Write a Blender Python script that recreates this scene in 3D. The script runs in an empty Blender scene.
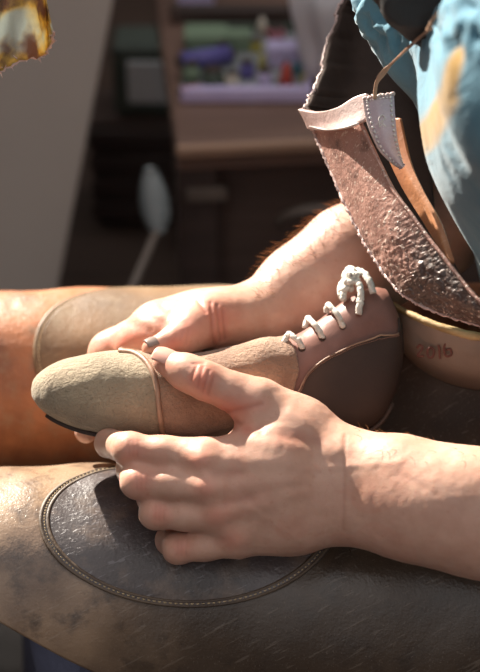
import bpy, math, random
import numpy as np
from mathutils import Vector
random.seed(7); rng = np.random.default_rng(7)
SC = bpy.context.scene
COL = SC.collection
PI = math.pi
# ------------------------------------------------------------------ camera frame
PITCH = math.radians(35)
R_ = np.array([1., 0, 0]); F_ = np.array([0, math.cos(PITCH), -math.sin(PITCH)]); U_ = np.array([0, math.sin(PITCH), math.cos(PITCH)])
CAM = np.array([0, 0, .65]) - F_ * 1.0
FP = 1450.
def L(px, py, d):                       # view-aligned metres from a measured position and distance
    return np.array([(px - 240) / FP * d, (336 - py) / FP * d, d], float)
def W(l):                               # to world
    l = np.asarray(l, float)
    return CAM + l[..., 0:1] * R_ + l[..., 1:2] * U_ + l[..., 2:3] * F_
def P(px, py, d): return W(L(px, py, d))
def toL(w):
    w = np.asarray(w, float) - CAM
    return np.stack([w @ R_, w @ U_, w @ F_], -1)
def PXY(l): return np.stack([240 + l[..., 0] / l[..., 2] * FP, 336 - l[..., 1] / l[..., 2] * FP], -1)

# ------------------------------------------------------------------ noise
def vnoise(p, seed=0):
    p = np.asarray(p, float); i = np.floor(p).astype(np.int64); f = p - i; f = f * f * (3 - 2 * f)
    def h(ix, iy, iz):
        n = (ix * 374761393 + iy * 668265263 + iz * 1274126177 + seed * 974711) & 0x7fffffff
        n = ((n ^ (n >> 13)) * 1274126177) & 0x7fffffff
        return ((n ^ (n >> 16)) & 0xffff) / 32767.5 - 1
    r = 0
    for a in (0, 1):
        for b in (0, 1):
            for c in (0, 1):
                w = (f[..., 0] if a else 1 - f[..., 0]) * (f[..., 1] if b else 1 - f[..., 1]) * (f[..., 2] if c else 1 - f[..., 2])
                r = r + w * h(i[..., 0] + a, i[..., 1] + b, i[..., 2] + c)
    return r
def fbm(p, o=3, seed=0):
    p = np.asarray(p, float); r = 0; a = 1
    for k in range(o):
        r = r + a * vnoise(p * 2 ** k, seed + k); a *= .5
    return r
def cr(pts, n):                         # Catmull-Rom resample of a polyline of any dimension to n points
    pts = np.asarray(pts, float); m = len(pts)
    if m == 2: return pts[0] + (pts[1] - pts[0]) * np.linspace(0, 1, n)[:, None]
    e = np.vstack([2 * pts[0] - pts[1], pts, 2 * pts[-1] - pts[-2]])
    t = np.linspace(0, m - 1, n); i = np.minimum(t.astype(int), m - 2); f = (t - i)[:, None]
    a, b, c, d = e[i], e[i + 1], e[i + 2], e[i + 3]
    return .5 * (2 * b + (c - a) * f + (2 * a - 5 * b + 4 * c - d) * f ** 2 + (3 * b - a - 3 * c + d) * f ** 3)
def sstep(a, b, x):
    t = np.clip((x - a) / (b - a), 0, 1); return t * t * (3 - 2 * t)

# ------------------------------------------------------------------ linking
def tag(o, label=None, cat=None, group=None, kind=None):
    if label: o['label'] = label
    if cat: o['category'] = cat
    if group: o['group'] = group
    if kind: o['kind'] = kind
    return o
def empty(name, loc, label, cat, group=None):
    o = bpy.data.objects.new(name, None); COL.objects.link(o); o.location = loc; o.empty_display_size = .03
    return tag(o, label, cat, group)
def wloc(o):
    v = Vector((0, 0, 0))
    while o: v = v + o.location; o = o.parent
    return np.array(v)
def mesh(name, verts, faces, mat, parent=None, smooth=True, attrs=None, origin=None):
    verts = np.asarray(verts, float)
    org = wloc(parent) if parent else (np.zeros(3) if origin is None else np.array(origin, float))
    me = bpy.data.meshes.new(name)
    me.from_pydata((verts - org).tolist(), [], faces if isinstance(faces, list) else faces.tolist())
    me.update()
    if smooth: me.polygons.foreach_set('use_smooth', [True] * len(me.polygons))
    if attrs:
        for k, v in attrs.items():
            a = me.color_attributes.new(k, 'FLOAT_COLOR', 'POINT')
            c = np.ones((len(verts), 4)); c[:, :3] = v if v.ndim == 2 else v[:, None]
            a.data.foreach_set('color', c.ravel())
    if mat: me.materials.append(mat)
    o = bpy.data.objects.new(name, me); COL.objects.link(o)
    if parent: o.parent = parent
    else: o.location = org
    return o
class MB:
    def __init__(s): s.v = []; s.f = []
    def add(s, v, f):
        n = len(s.v); s.v += [tuple(p) for p in v]; s.f += [tuple(i + n for i in q) for q in f]
    def box(s, c, size, rot=None):
        hx, hy, hz = [k / 2 for k in size]
        v = np.array([(x, y, z) for x in (-hx, hx) for y in (-hy, hy) for z in (-hz, hz)])
        if rot is not None: v = v @ np.array(rot).T
        s.add(v + np.array(c), [(0, 1, 3, 2), (4, 6, 7, 5), (0, 4, 5, 1), (2, 3, 7, 6), (0, 2, 6, 4), (1, 5, 7, 3)])
    def tube(s, pts, r, n=8, cap=True, flat=None):
        pts = np.asarray(pts, float); m = len(pts); rr = np.broadcast_to(r, (m,)).astype(float)
        T = np.gradient(pts, axis=0); T /= np.linalg.norm(T, axis=1)[:, None] + 1e-12
        ref = np.array([0, 0, 1.]) if abs(T[0][2]) < .9 else np.array([1., 0, 0])
        N = np.cross(T[0], ref); N /= np.linalg.norm(N); V = []
        for i in range(m):
            N = N - T[i] * (N @ T[i]); N /= np.linalg.norm(N) + 1e-12; B = np.cross(T[i], N)
            for k in range(n):
                a = 2 * PI * k / n; V.append(pts[i] + rr[i] * (math.cos(a) * N + math.sin(a) * B))
        Fc = [(i * n + k, i * n + (k + 1) % n, (i + 1) * n + (k + 1) % n, (i + 1) * n + k) for i in range(m - 1) for k in range(n)]
        if cap: Fc += [tuple(range(n))[::-1], tuple((m - 1) * n + k for k in range(n))]
        s.add(V, Fc)
    def build(s, name, mat, parent=None, smooth=False, bevel=0, origin=None):
        o = mesh(name, s.v, s.f, mat, parent, smooth, origin=origin)
        if bevel:
            b = o.modifiers.new('b', 'BEVEL'); b.width = bevel; b.segments = 2; b.limit_method = 'ANGLE'
        return o
def gridfaces(nu, nv, closed=False):
    i = np.arange(nu - 1)[:, None]; j = np.arange(nv if closed else nv - 1)[None]
    j2 = (j + 1) % nv
    return np.stack([i * nv + j, i * nv + j2, (i + 1) * nv + j2, (i + 1) * nv + j], -1).reshape(-1, 4)
def sheet(name, G, th, mat, parent, side=1, attrs=None, back=None):
    """G: (nu,nv,3) world points -> a leather/cloth sheet of thickness th (thickness laid to 'side' of the surface)"""
    nu, nv, _ = G.shape
    du = np.gradient(G, axis=0); dv = np.gradient(G, axis=1); N = np.cross(du, dv); N /= np.linalg.norm(N, axis=2)[..., None] + 1e-12
    A = G.reshape(-1, 3); B = (G - N * th * side).reshape(-1, 3); n = nu * nv
    f = gridfaces(nu, nv); fl = f.tolist() + (f[:, ::-1] + n).tolist()
    rim = [i * nv for i in range(nu)] + [(nu - 1) * nv + j for j in range(1, nv)] + [i * nv + nv - 1 for i in range(nu - 2, -1, -1)] + [j for j in range(nv - 2, 0, -1)]
    for a, b in zip(rim, rim[1:] + rim[:1]): fl.append([a, a + n, b + n, b][::-1])
    if attrs: attrs = {k: np.concatenate([v.reshape(n, -1)] * 2).squeeze() for k, v in attrs.items()}
    return mesh(name, np.vstack([A, B]), fl, mat, parent, True, attrs)
def patch(ctrl, nu, nv):                # rows of (px,py,d) -> smooth world grid
    rows = np.array([cr([L(*p) for p in r], nv) for r in ctrl])
    return W(np.stack([cr(rows[:, j], nu) for j in range(nv)], 1))

# ------------------------------------------------------------------ implicit surfaces
class Field:
    def __init__(s, lo, hi, h):
        s.lo = np.array(lo, float); s.h = h; s.n = np.ceil((np.array(hi) - s.lo) / h).astype(int) + 1
        s.ax = [s.lo[k] + h * np.arange(s.n[k]) for k in range(3)]
    def blank(s): return np.full(s.n, 1.0, np.float32)
    def region(s, lo, hi, m):
        a = np.clip(((lo - m - s.lo) / s.h).astype(int), 0, s.n); b = np.clip(((hi + m - s.lo) / s.h).astype(int) + 2, 0, s.n)
        return tuple(slice(a[k], b[k]) for k in range(3))
    def cone(s, G, a, ra, b, rb, k, m=.02):
        a = np.asarray(a, float); b = np.asarray(b, float); r = max(ra, rb)
        sl = s.region(np.minimum(a, b) - r, np.maximum(a, b) + r, m)
        X = s.ax[0][sl[0]][:, None, None]; Y = s.ax[1][sl[1]][None, :, None]; Z = s.ax[2][sl[2]][None, None]
        if X.size == 0 or Y.size == 0 or Z.size == 0: return
        d = b - a; L2 = max(d @ d, 1e-12)
        t = np.clip(((X - a[0]) * d[0] + (Y - a[1]) * d[1] + (Z - a[2]) * d[2]) / L2, 0, 1)
        v = np.sqrt((X - a[0] - t * d[0]) ** 2 + (Y - a[1] - t * d[1]) ** 2 + (Z - a[2] - t * d[2]) ** 2) - (ra + (rb - ra) * t)
        G[sl] = smin(G[sl], v.astype(np.float32), k)
    def nets(s, G):
        for q in (0, -1): G[q] = G[:, q] = G[:, :, q] = .001
        sg = G < 0
        c = np.zeros(s.n - 1, int); cnt = np.zeros(s.n - 1, np.float32); pos = np.zeros(tuple(s.n - 1) + (3,), np.float32)
        full = [slice(0, -1), slice(1, None)]
        act = np.zeros(s.n - 1, bool); s0 = sg[:-1, :-1, :-1]
        for i in (0, 1):
            for j in (0, 1):
                for k in (0, 1): act |= sg[full[i], full[j], full[k]] != s0
        idx = np.argwhere(act); vid = np.full(s.n - 1, -1, np.int64); vid[act] = np.arange(len(idx))
        acc = np.zeros((len(idx), 3)); num = np.zeros(len(idx))
        for ax in range(3):
            o1, o2 = [q for q in range(3) if q != ax]
            for i in (0, 1):
                for j in (0, 1):
                    off = np.zeros(3, int); off[o1] = i; off[o2] = j; off2 = off.copy(); off2[ax] = 1
                    A = G[tuple((idx + off).T)]; B = G[tuple((idx + off2).T)]; cx = (A < 0) != (B < 0)
                    t = np.where(cx, A / np.where(cx, A - B, 1), 0)
                    q = np.tile(off.astype(float), (len(idx), 1)); q[:, ax] += t
                    acc += q * cx[:, None]; num += cx
        V = s.lo + (idx + acc / num[:, None]) * s.h
        faces = []
        for ax in range(3):
            o1, o2 = (ax + 1) % 3, (ax + 2) % 3
            sl0 = [slice(1, -1)] * 3; sl0[ax] = slice(0, -1); sl1 = list(sl0); sl1[ax] = slice(1, None)
            A = sg[tuple(sl0)]; B = sg[tuple(sl1)]; e = np.argwhere(A != B) + 1; e[:, ax] -= 1
            pol = sg[tuple(e.T)]
            def g(d1, d2):
                q = e.copy(); q[:, o1] -= d1; q[:, o2] -= d2; return vid[tuple(q.T)]
            f = np.stack([g(1, 1), g(0, 1), g(0, 0), g(1, 0)], 1)
            f[~pol] = f[~pol][:, ::-1]; faces.append(f)
        return V, np.vstack(faces)
def smin(a, b, k):
    if k <= 0: return np.minimum(a, b)
    h = np.maximum(k - np.abs(a - b), 0) / k
    return np.minimum(a, b) - h * h * k * .25
def vnormals(V, Fq):
    n = np.cross(V[Fq[:, 2]] - V[Fq[:, 0]], V[Fq[:, 3]] - V[Fq[:, 1]]); N = np.zeros_like(V)
    for k in range(4): np.add.at(N, Fq[:, k], n)
    return N / (np.linalg.norm(N, axis=1)[:, None] + 1e-12)
def relax(V, Fq, it=2, w=.5):
    E = np.vstack([Fq[:, [0, 1]], Fq[:, [1, 2]], Fq[:, [2, 3]], Fq[:, [3, 0]]]); dg = np.zeros(len(V)); np.add.at(dg, E[:, 0], 1); np.add.at(dg, E[:, 1], 1)
    for _ in range(it):
        A = np.zeros_like(V); np.add.at(A, E[:, 0], V[E[:, 1]]); np.add.at(A, E[:, 1], V[E[:, 0]])
        V = V * (1 - w) + w * A / dg[:, None]
    return V

# ------------------------------------------------------------------ materials
class NT:
    def __init__(s, name):
        s.m = bpy.data.materials.new(name); s.m.use_nodes = True; s.t = s.m.node_tree; s.b = s.t.nodes['Principled BSDF']
        s.tc = s.t.nodes.new('ShaderNodeTexCoord')
    def n(s, ty, **kw):
        o = s.t.nodes.new(ty)
        for k, v in kw.items():
            if k in o.inputs: o.inputs[k].default_value = v
            else: setattr(o, k, v)
        return o
    def l(s, a, b): s.t.links.new(a, b)
    def noise(s, scale, detail=4, rough=.55, stretch=None, rot=None, dist=0):
        mp = s.n('ShaderNodeMapping'); s.l(s.tc.outputs['Object'], mp.inputs[0])
        if stretch and rot: mp.vector_type = 'TEXTURE'; mp.inputs['Scale'].default_value = [1 / k for k in stretch]
        elif stretch: mp.inputs['Scale'].default_value = stretch
        if rot: mp.inputs['Rotation'].default_value = rot
        o = s.n('ShaderNodeTexNoise', Scale=scale, Detail=detail, Roughness=rough, Distortion=dist); s.l(mp.outputs[0], o.inputs['Vector']); return o.outputs[0]
    def ramp(s, x, stops):
        r = s.n('ShaderNodeValToRGB'); e = r.color_ramp.elements
        while len(e) < len(stops): e.new(.5)
        for q, (p, c) in zip(e, stops):
            q.position = p; q.color = (*c, 1) if not isinstance(c, (int, float)) else (c, c, c, 1)
        s.l(x, r.inputs[0]); return r.outputs[0]
    def mix(s, f, a, b, mode='MIX'):
        m = s.n('ShaderNodeMix', data_type='RGBA', blend_type=mode)
        for v, k in ((f, 0), (a, 6), (b, 7)):
            if isinstance(v, bpy.types.NodeSocket): s.l(v, m.inputs[k])
            elif k == 0: m.inputs[0].default_value = v
            else: m.inputs[k].default_value = (*v, 1) if len(v) == 3 else v
        return m.outputs[2]
    def math(s, op, a, b=0.):
        m = s.n('ShaderNodeMath', operation=op)
        for v, k in ((a, 0), (b, 1)):
            if isinstance(v, bpy.types.NodeSocket): s.l(v, m.inputs[k])
            else: m.inputs[k].default_value = v
        return m.outputs[0]
    def bump(s, h, strength, dist, prev=None):
        b = s.n('ShaderNodeBump', Strength=strength, Distance=dist); s.l(h, b.inputs['Height'])
        if prev: s.l(prev, b.inputs['Normal'])
        s.l(b.outputs[0], s.b.inputs['Normal']); return b.outputs[0]
    def set(s, k, v):
        if isinstance(v, bpy.types.NodeSocket): s.l(v, s.b.inputs[k])
        else: s.b.inputs[k].default_value = (*v, 1) if isinstance(v, tuple) and len(v) == 3 else v
def lin(r, g, b): return tuple(((c / 255) / 12.92 if c / 255 <= .04045 else ((c / 255 + .055) / 1.055) ** 2.4) for c in (r, g, b))
def leather(name, ca, cb, rough=.45, scale=18, scratch=.0, bump=.35, grain=700, cc=None, spec=.5, scr_col=(.8, .72, .62), scr_rot=(0, .6, .9), grime_shade=None):
    t = NT(name)
    c = t.mix(t.ramp(t.noise(scale, 6), [(.35, 0.), (.65, 1.)]), ca, cb)
    if cc: c = t.mix(t.ramp(t.noise(scale * 3.1, 5, .65), [(.5, 0.), (.72, 1.)]), c, cc)
    r = t.math('ADD', t.math('MULTIPLY', t.noise(scale * 2.3, 5), .35), rough - .17)
    if grime_shade:
        ga = t.n('ShaderNodeAttribute', attribute_name='grime_shade'); gs = t.n('ShaderNodeSeparateColor'); t.l(ga.outputs['Color'], gs.inputs[0])
        c = t.mix(gs.outputs[0], c, grime_shade)
    if scratch:
        s1 = t.ramp(t.noise(60, 3, .6, (1, 14, 9), scr_rot), [(.62, 0.), (.68, 1.)])
        s2 = t.ramp(t.noise(22, 2, .5, (1, 18, 12), (.4, -.5, .2)), [(.64, 0.), (.68, 1.)])
        sc = t.math('MULTIPLY', t.math('MAXIMUM', s1, s2), scratch)
        c = t.mix(sc, c, scr_col)
    t.set('Base Color', c); t.set('Roughness', r); t.set('Specular IOR Level', spec)
    v = t.n('ShaderNodeTexVoronoi', Scale=grain); t.l(t.tc.outputs['Object'], v.inputs['Vector'])
    n1 = t.bump(v.outputs['Distance'], bump * .6, .0004)
    n2 = t.bump(t.noise(scale * 6, 6, .65), bump, .0016, n1)
    if scratch: t.bump(sc, .5, .0006, n2)
    return t.m
def plain(name, ca, cb=None, rough=.6, scale=20, metal=0, bump=.2, bd=.001, emis=None):
    t = NT(name); cb = cb or tuple(k * .6 for k in ca)
    t.set('Base Color', t.mix(t.noise(scale, 5), cb, ca)); t.set('Roughness', rough); t.set('Metallic', metal)
    if bump: t.bump(t.noise(scale * 5, 5), bump, bd)
    return t.m
def wood(name, ca, cb, rough=.55, axis=(1, 12, 12), scale=4):
    t = NT(name); n = t.noise(scale, 8, .6, axis, None, .6)
    c = t.mix(t.ramp(n, [(.3, 0.), (.7, 1.)]), cb, ca); t.set('Base Color', c); t.set('Roughness', rough)
    t.bump(n, .4, .002); return t.m
def skin():
    t = NT('skin'); a = t.n('ShaderNodeAttribute', attribute_name='tint')
    sep = t.n('ShaderNodeSeparateColor'); t.l(a.outputs['Color'], sep.inputs[0])
    base = t.mix(t.ramp(t.noise(38, 5), [(.35, 0.), (.65, 1.)]), lin(188, 144, 124), lin(204, 162, 142))
    base = t.mix(t.math('MULTIPLY', sep.outputs[0], .75), base, lin(203, 112, 92))
    base = t.mix(t.math('MULTIPLY', t.ramp(t.noise(260, 3), [(.6, 0.), (.75, 1.)]), .25), base, lin(170, 105, 80))
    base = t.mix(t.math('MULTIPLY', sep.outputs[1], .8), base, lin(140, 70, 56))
    t.set('Base Color', base); t.set('Roughness', .46); t.set('Specular IOR Level', .42)
    t.set('Subsurface Weight', .22); t.set('Subsurface Radius', [1., .35, .2]); t.set('Subsurface Scale', .004)
    v = t.n('ShaderNodeTexVoronoi', Scale=1400.); t.l(t.tc.outputs['Object'], v.inputs['Vector'])
    n1 = t.bump(v.outputs['Distance'], .25, .0003)
    n2 = t.bump(t.noise(220, 4, .6, (1, 2.0, 1)), .25, .0005, n1)
    return t.m
def suede(name, ca, cb, cc=None, spots=False):
    t = NT(name); c = t.mix(t.ramp(t.noise(28, 6), [(.35, 0.), (.65, 1.)]), cb, ca)
    if cc: c = t.mix(t.ramp(t.noise(420, 2), [(.62, 0.), (.72, .6)]), c, cc)
    t.set('Base Color', c); t.set('Roughness', .85); t.set('Specular IOR Level', .25)
    t.set('Sheen Weight', .25); t.set('Sheen Roughness', .5)
    n1 = t.bump(t.noise(900, 3), .35, .0006)
    n2 = t.bump(t.ramp(t.noise(330, 4, .65, (1, 1.3, 1), None, .25), [(.36, 0.), (.60, 1.)]), .7, .0011, n1)
    return t.m
M = dict(
    skin=skin(),
    apron=leather('apron_leather', lin(164, 136, 110), lin(114, 92, 76), .32, 14, .12, .4, 500, lin(64, 52, 46), .6, lin(180, 165, 150), grime_shade=lin(58, 46, 37)),
    apron_far=leather('apron_leather_tan', lin(180, 114, 72), lin(128, 78, 50), .5, 18, .0, .6, 450, lin(150, 112, 82), .5),
    patch_far=leather('worn_brown_leather', lin(138, 106, 74), lin(102, 78, 54), .52, 14, .12, .4, 600, lin(128, 106, 80), .45, lin(190, 160, 120)),
    knee=leather('dark_patch_leather', lin(82, 72, 72), lin(56, 47, 45), .36, 12, .22, .5, 420, lin(110, 92, 80), .7, lin(170, 165, 170), (.3, .3, .4)),
    edge=leather('patch_border_leather', lin(110, 92, 74), lin(78, 64, 54), .5, 20, 0, .4, 600),
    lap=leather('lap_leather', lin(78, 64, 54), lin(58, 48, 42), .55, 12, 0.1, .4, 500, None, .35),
    bib=leather('copper_bib_leather', lin(196, 152, 138), lin(146, 110, 100), .36, 20, .85, .7, 420, lin(84, 66, 62), .7, lin(225, 205, 190), (0, .42, .1), lin(62, 52, 48)),
    bib_shaded=leather('shaded_bib_flesh_side', lin(84, 70, 64), lin(64, 54, 50), .85, 16, 0, .4, 400, None, .2),
    bib_rim=leather('pale_bib_rim', lin(218, 194, 188), lin(190, 162, 156), .42, 24, .2, .4, 500),
    bib_tan=leather('tan_under_leather', lin(200, 138, 96), lin(168, 108, 74), .5, 20, .1, .3, 500),
    tab=leather('lilac_tab_leather', lin(220, 198, 204), lin(184, 158, 166), .36, 24, .4, .4, 500, None, .7),
    strap=leather('strap_leather', lin(190, 156, 130), lin(140, 104, 82), .5, 40, 0, .3, 600),
    band=leather('waist_band_leather', lin(160, 140, 126), lin(134, 116, 104), .55, 14, 0, .35, 500),
    band_edge=leather('cut_leather_edge', lin(200, 172, 124), lin(160, 128, 84), .6, 40, 0, .4, 700),
    toe=suede('pale_suede', lin(178, 160, 134), lin(148, 132, 110), lin(120, 104, 84)),
    vamp=suede('pinkish_suede', lin(176, 144, 120), lin(144, 112, 92)),
    ridge=leather('ridge_leather', lin(176, 142, 118), lin(130, 98, 80), .5, 60, 0, .3, 700),
    quarter=leather('brown_quarter_leather', lin(140, 98, 86), lin(108, 74, 66), .42, 20, 0, .2, 900, None, .5),
    counter=leather('dark_counter_leather', lin(74, 58, 50), lin(60, 47, 42), .6, 20, 0, .2, 900, None, .35),
    lace=plain('white_cotton_lace', lin(240, 234, 222), lin(205, 198, 188), .8, 500, 0, .6, .0008),
    thread=plain('pale_thread', lin(214, 190, 150), lin(170, 146, 112), .7, 300, 0, .3, .0004),
    thread_w=plain('white_thread', lin(236, 226, 220), lin(190, 178, 176), .7, 300, 0, .3, .0004),
    thread_br=plain('brown_thread', lin(150, 112, 94), lin(120, 88, 74), .7, 300, 0, .3, .0004),
    ink=plain('red_brown_ink', lin(128, 74, 62), lin(112, 66, 56), .6, 300, 0, 0),
    nail=plain('fingernail', lin(222, 172, 156), lin(204, 150, 134), .3, 60, 0, 0),
    nail_dirty=plain('grey_stained_fingernail', lin(150, 132, 122), lin(108, 94, 88), .35, 200, 0, .1),
    hair=plain('arm_hair', lin(196, 140, 84), lin(120, 78, 46), .5, 50, 0, 0),
    trouser=plain('blue_grey_trouser', lin(112, 116, 140), lin(86, 90, 112), .85, 60, 0, .4),
)
# ------------------------------------------------------------------ the maker: body
person = empty('person', (0.33, .06, .42), 'seated person in a blue shirt and leather apron holding a handmade shoe in both hands', 'person')
def pr(px, d): return px / FP * d
def chain(Fd, G, pts, k=.006):
    """pts: (px,py,d,r_px)"""
    for a, b in zip(pts[:-1], pts[1:]):
        Fd.cone(G, L(*a[:3]), pr(a[3], a[2]), L(*b[:3]), pr(b[3], b[2]), k)
NEAR_F = [  # index, middle, ring, little: knuckle, middle joint, end joint, tip
    [(206, 458, .958, 21), (130, 449, .968, 16.5), (109, 443, 1.000, 14), (112, 436, 1.026, 12)],
    [(214, 487, .952, 20), (138, 482, .960, 16.8), (132, 470, .992, 15), (145, 452, 1.022, 12)],
    [(224, 516, .955, 19), (156, 513, .962, 16.2), (152, 498, .994, 14.5), (168, 474, 1.020, 12)],
    [(238, 541, .962, 17), (178, 548, .970, 15.2), (170, 540, .994, 14), (186, 512, 1.015, 11.5)]]
FAR_F = [
    [(160, 331, 1.078, 27), (112, 354, 1.090, 23), (92, 395, 1.100, 15), (86, 432, 1.072, 11.5)],
    [(172, 350, 1.090, 20), (128, 385, 1.112, 17), (112, 425, 1.105, 14.5), (118, 446, 1.070, 12)],
    [(190, 368, 1.095, 19), (160, 405, 1.115, 16), (150, 440, 1.105, 14), (152, 452, 1.075, 12)],
    [(212, 380, 1.095, 17), (196, 415, 1.110, 15), (190, 445, 1.100, 13), (190, 455, 1.075, 11)]]
H = .0011
lo = np.array([-.135, -.175, .870]); hi = np.array([.185, .155, 1.19])
FD = Field(lo, hi, H)
# near (left) hand
G1 = FD.blank()
chain(FD, G1, [(560, 507, .925, 38), (480, 494, .935, 38), (400, 474, .950, 33), (350, 462, .962, 29)], .02)
chain(FD, G1, [(560, 548, .925, 34), (480, 534, .935, 36), (400, 520, .950, 31), (350, 511, .962, 28)], .02)
chain(FD, G1, [(520, 522, .93, 50), (440, 507, .942, 46), (385, 496, .955, 38)], .02)
chain(FD, G1, [(350, 468, .965, 28), (275, 452, .962, 27), (208, 458, .960, 19)], .018)
chain(FD, G1, [(350, 485, .965, 28), (280, 478, .960, 27), (216, 487, .955, 19)], .018)
chain(FD, G1, [(350, 500, .965, 27), (285, 506, .962, 26), (226, 516, .958, 18)], .018)
chain(FD, G1, [(350, 510, .966, 26), (295, 525, .968, 23), (240, 540, .965, 17)], .018)
chain(FD, G1, [(345, 462, .972, 27), (300, 432, .978, 30), (268, 412, .982, 25)], .016)      # thenar
chain(FD, G1, [(290, 440, .985, 26), (240, 452, .985, 20)], .016)
Gt = FD.blank()
chain(FD, Gt, [(300, 430, .978, 26), (256, 403, .975, 23.5), (232, 392, .975, 18), (206, 381, .976, 17.5), (186, 372, .981, 16.5), (166, 362.5, .988, 13)], .008)
G1 = smin(G1, Gt, .010)
for i, f in enumerate(NEAR_F):
    Gf = FD.blank()
    a, b, c, d = f
    mid = tuple(a[k] * .45 + b[k] * .55 for k in range(3)) + (min(a[3], b[3]) * .97,)
    chain(FD, Gf, [a, mid], .006); chain(FD, Gf, [mid, (b[0], b[1], b[2], b[3])], .006); chain(FD, Gf, [b, c, d], .004)
    # union of the finger with the palm: broad at the knuckle, tight between fingers
    G1 = smin(G1, Gf, .0045)
for i in range(3):
    a = NEAR_F[i][0]; b = NEAR_F[i + 1][0]
    G1t = FD.blank(); chain(FD, G1t, [((a[0] + b[0]) / 2 + 10, (a[1] + b[1]) / 2, (a[2] + b[2]) / 2 + .000, 16), ((a[0] + b[0]) / 2 - 14, (a[1] + b[1]) / 2, (a[2] + b[2]) / 2 + .006, 12)], .004)
    G1 = smin(G1, G1t, .010)
# far (right) hand
G2 = FD.blank()
chain(FD, G2, [(520, 165, 1.135, 46), (430, 215, 1.130, 50), (350, 258, 1.115, 47), (300, 288, 1.105, 38), (262, 311, 1.090, 28)], .02)
chain(FD, G2, [(430, 235, 1.13, 46), (350, 283, 1.118, 40), (300, 305, 1.108, 32), (262, 324, 1.095, 26)], .02)
for f in FAR_F: chain(FD, G2, [(262, 320, 1.095, 26), (215, (f[0][1] + 322) / 2, 1.088, 25), (f[0][0], f[0][1], f[0][2], f[0][3])], .016)
chain(FD, G2, [(258, 318, 1.085, 25), (212, 320, 1.066, 24)], .014)
chain(FD, G2, [(250, 318, 1.09, 25), (196, 322, 1.084, 26), (160, 331, 1.078, 27)], .014)
chain(FD, G2, [(222, 318, 1.072, 22), (172, 333, 1.064, 18), (128, 347, 1.072, 14)], .016)
Gt = FD.blank()
chain(FD, Gt, [(240, 320, 1.070, 25), (210, 321, 1.056, 24), (192, 330, 1.042, 20), (182, 338, 1.034, 16), (151, 348, 1.024, 9.5)], .009)
G2 = smin(G2, Gt, .007)
for f in FAR_F:
    Gf = FD.blank(); chain(FD, Gf, f, .005); G2 = smin(G2, Gf, .003)
GA = np.minimum(G1, G2)
V, Fq = FD.nets(GA); V = relax(V, Fq, 4, .5); N = vnormals(V, Fq)
px = PXY(V); near = V[:, 2] < 1.045 - .25 * (V[:, 1] + .0)   # rough split used only for detail below
near = (px[:, 1] > 350) & (V[:, 2] < 1.012) | (px[:, 1] > 400) & (V[:, 2] < 1.03)
disp = np.zeros(len(V)); red = np.zeros(len(V)); dark = np.zeros(len(V))
def crease(a, b, w, depth, mask, redv=0., facing=True):
    a = np.array(a, float); b = np.array(b, float); d = b - a
    t = np.clip(((px - a) @ d) / (d @ d), 0, 1); q = px - a - t[:, None] * d; r = np.linalg.norm(q, axis=1)
    g = np.exp(-(r / w) ** 2) * mask * (N[:, 2] < .2)
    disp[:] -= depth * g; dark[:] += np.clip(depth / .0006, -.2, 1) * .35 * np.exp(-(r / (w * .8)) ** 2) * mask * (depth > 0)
    if redv: red[:] += redv * np.exp(-(r / (w * 3)) ** 2) * mask
nm = near.astype(float); fm = 1 - nm
def blob(c, r, h, mask, redv=0.):
    q = np.linalg.norm((px - np.array(c, float)) / np.array(r, float), axis=1); g = np.exp(-q ** 2) * mask * (N[:, 2] < .4)
    disp[:] += h * g; red[:] += redv * g
# near thumb joint wrinkles, nail bed
for k, (a, b) in enumerate([((197, 366), (191, 380)), ((203, 367), (198, 386)), ((209, 371), (203, 392)), ((214, 377), (209, 394)), ((193, 364), (204, 363))]):
    crease(a, b, 1.5, .00055, nm, .25)
blob((203, 378), (14, 12), .0008, nm, .6); blob((165, 362), (12, 10), 0, nm, .35); blob((232, 402), (22, 12), 0, nm, .5)
crease((223, 414), (262, 404), 3, .0008, nm, .3); crease((222, 416), (240, 424), 3, .0008, nm, .2)
# knuckles
for (c, h) in (((200, 460), .0032), ((206, 488), .0024), ((216, 515), .0018), ((232, 540), .0014)):
    blob(c, (13, 11), h, nm, .55)
for f in NEAR_F:
    b = f[1]; blob((b[0] + 3, b[1]), (12, 11), .0008, nm, .55)
    for o in (-4, 0, 5): crease((b[0] + 4 + o, b[1] - 8), (b[0] + 3 + o, b[1] + 7), 1.2, .0003, nm)
for a, b in (((212, 460), (300, 462)), ((220, 488), (305, 478)), ((230, 514), (305, 492))):
    crease(a, b, 7, -.0007, nm)
for a, b in (((215, 474), (240, 473)), ((225, 502), (250, 498))): crease(a, b, 6, .0008, nm)
crease((292, 412), (335, 452), 7, -.0012, nm); crease((262, 430), (318, 440), 8, .0012, nm)
for a, b, h in (((345, 436), (343, 530), .0004), ((245, 505), (300, 540), -.0003), ((300, 470), (400, 462), -.0004), ((400, 474), (436, 494), .0002)):
    crease(a, b, 2.2 if abs(a[0] - b[0]) < 10 else 4, h, nm)
crease((246, 430), (262, 432), 2, .0003, nm, .5)
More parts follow.
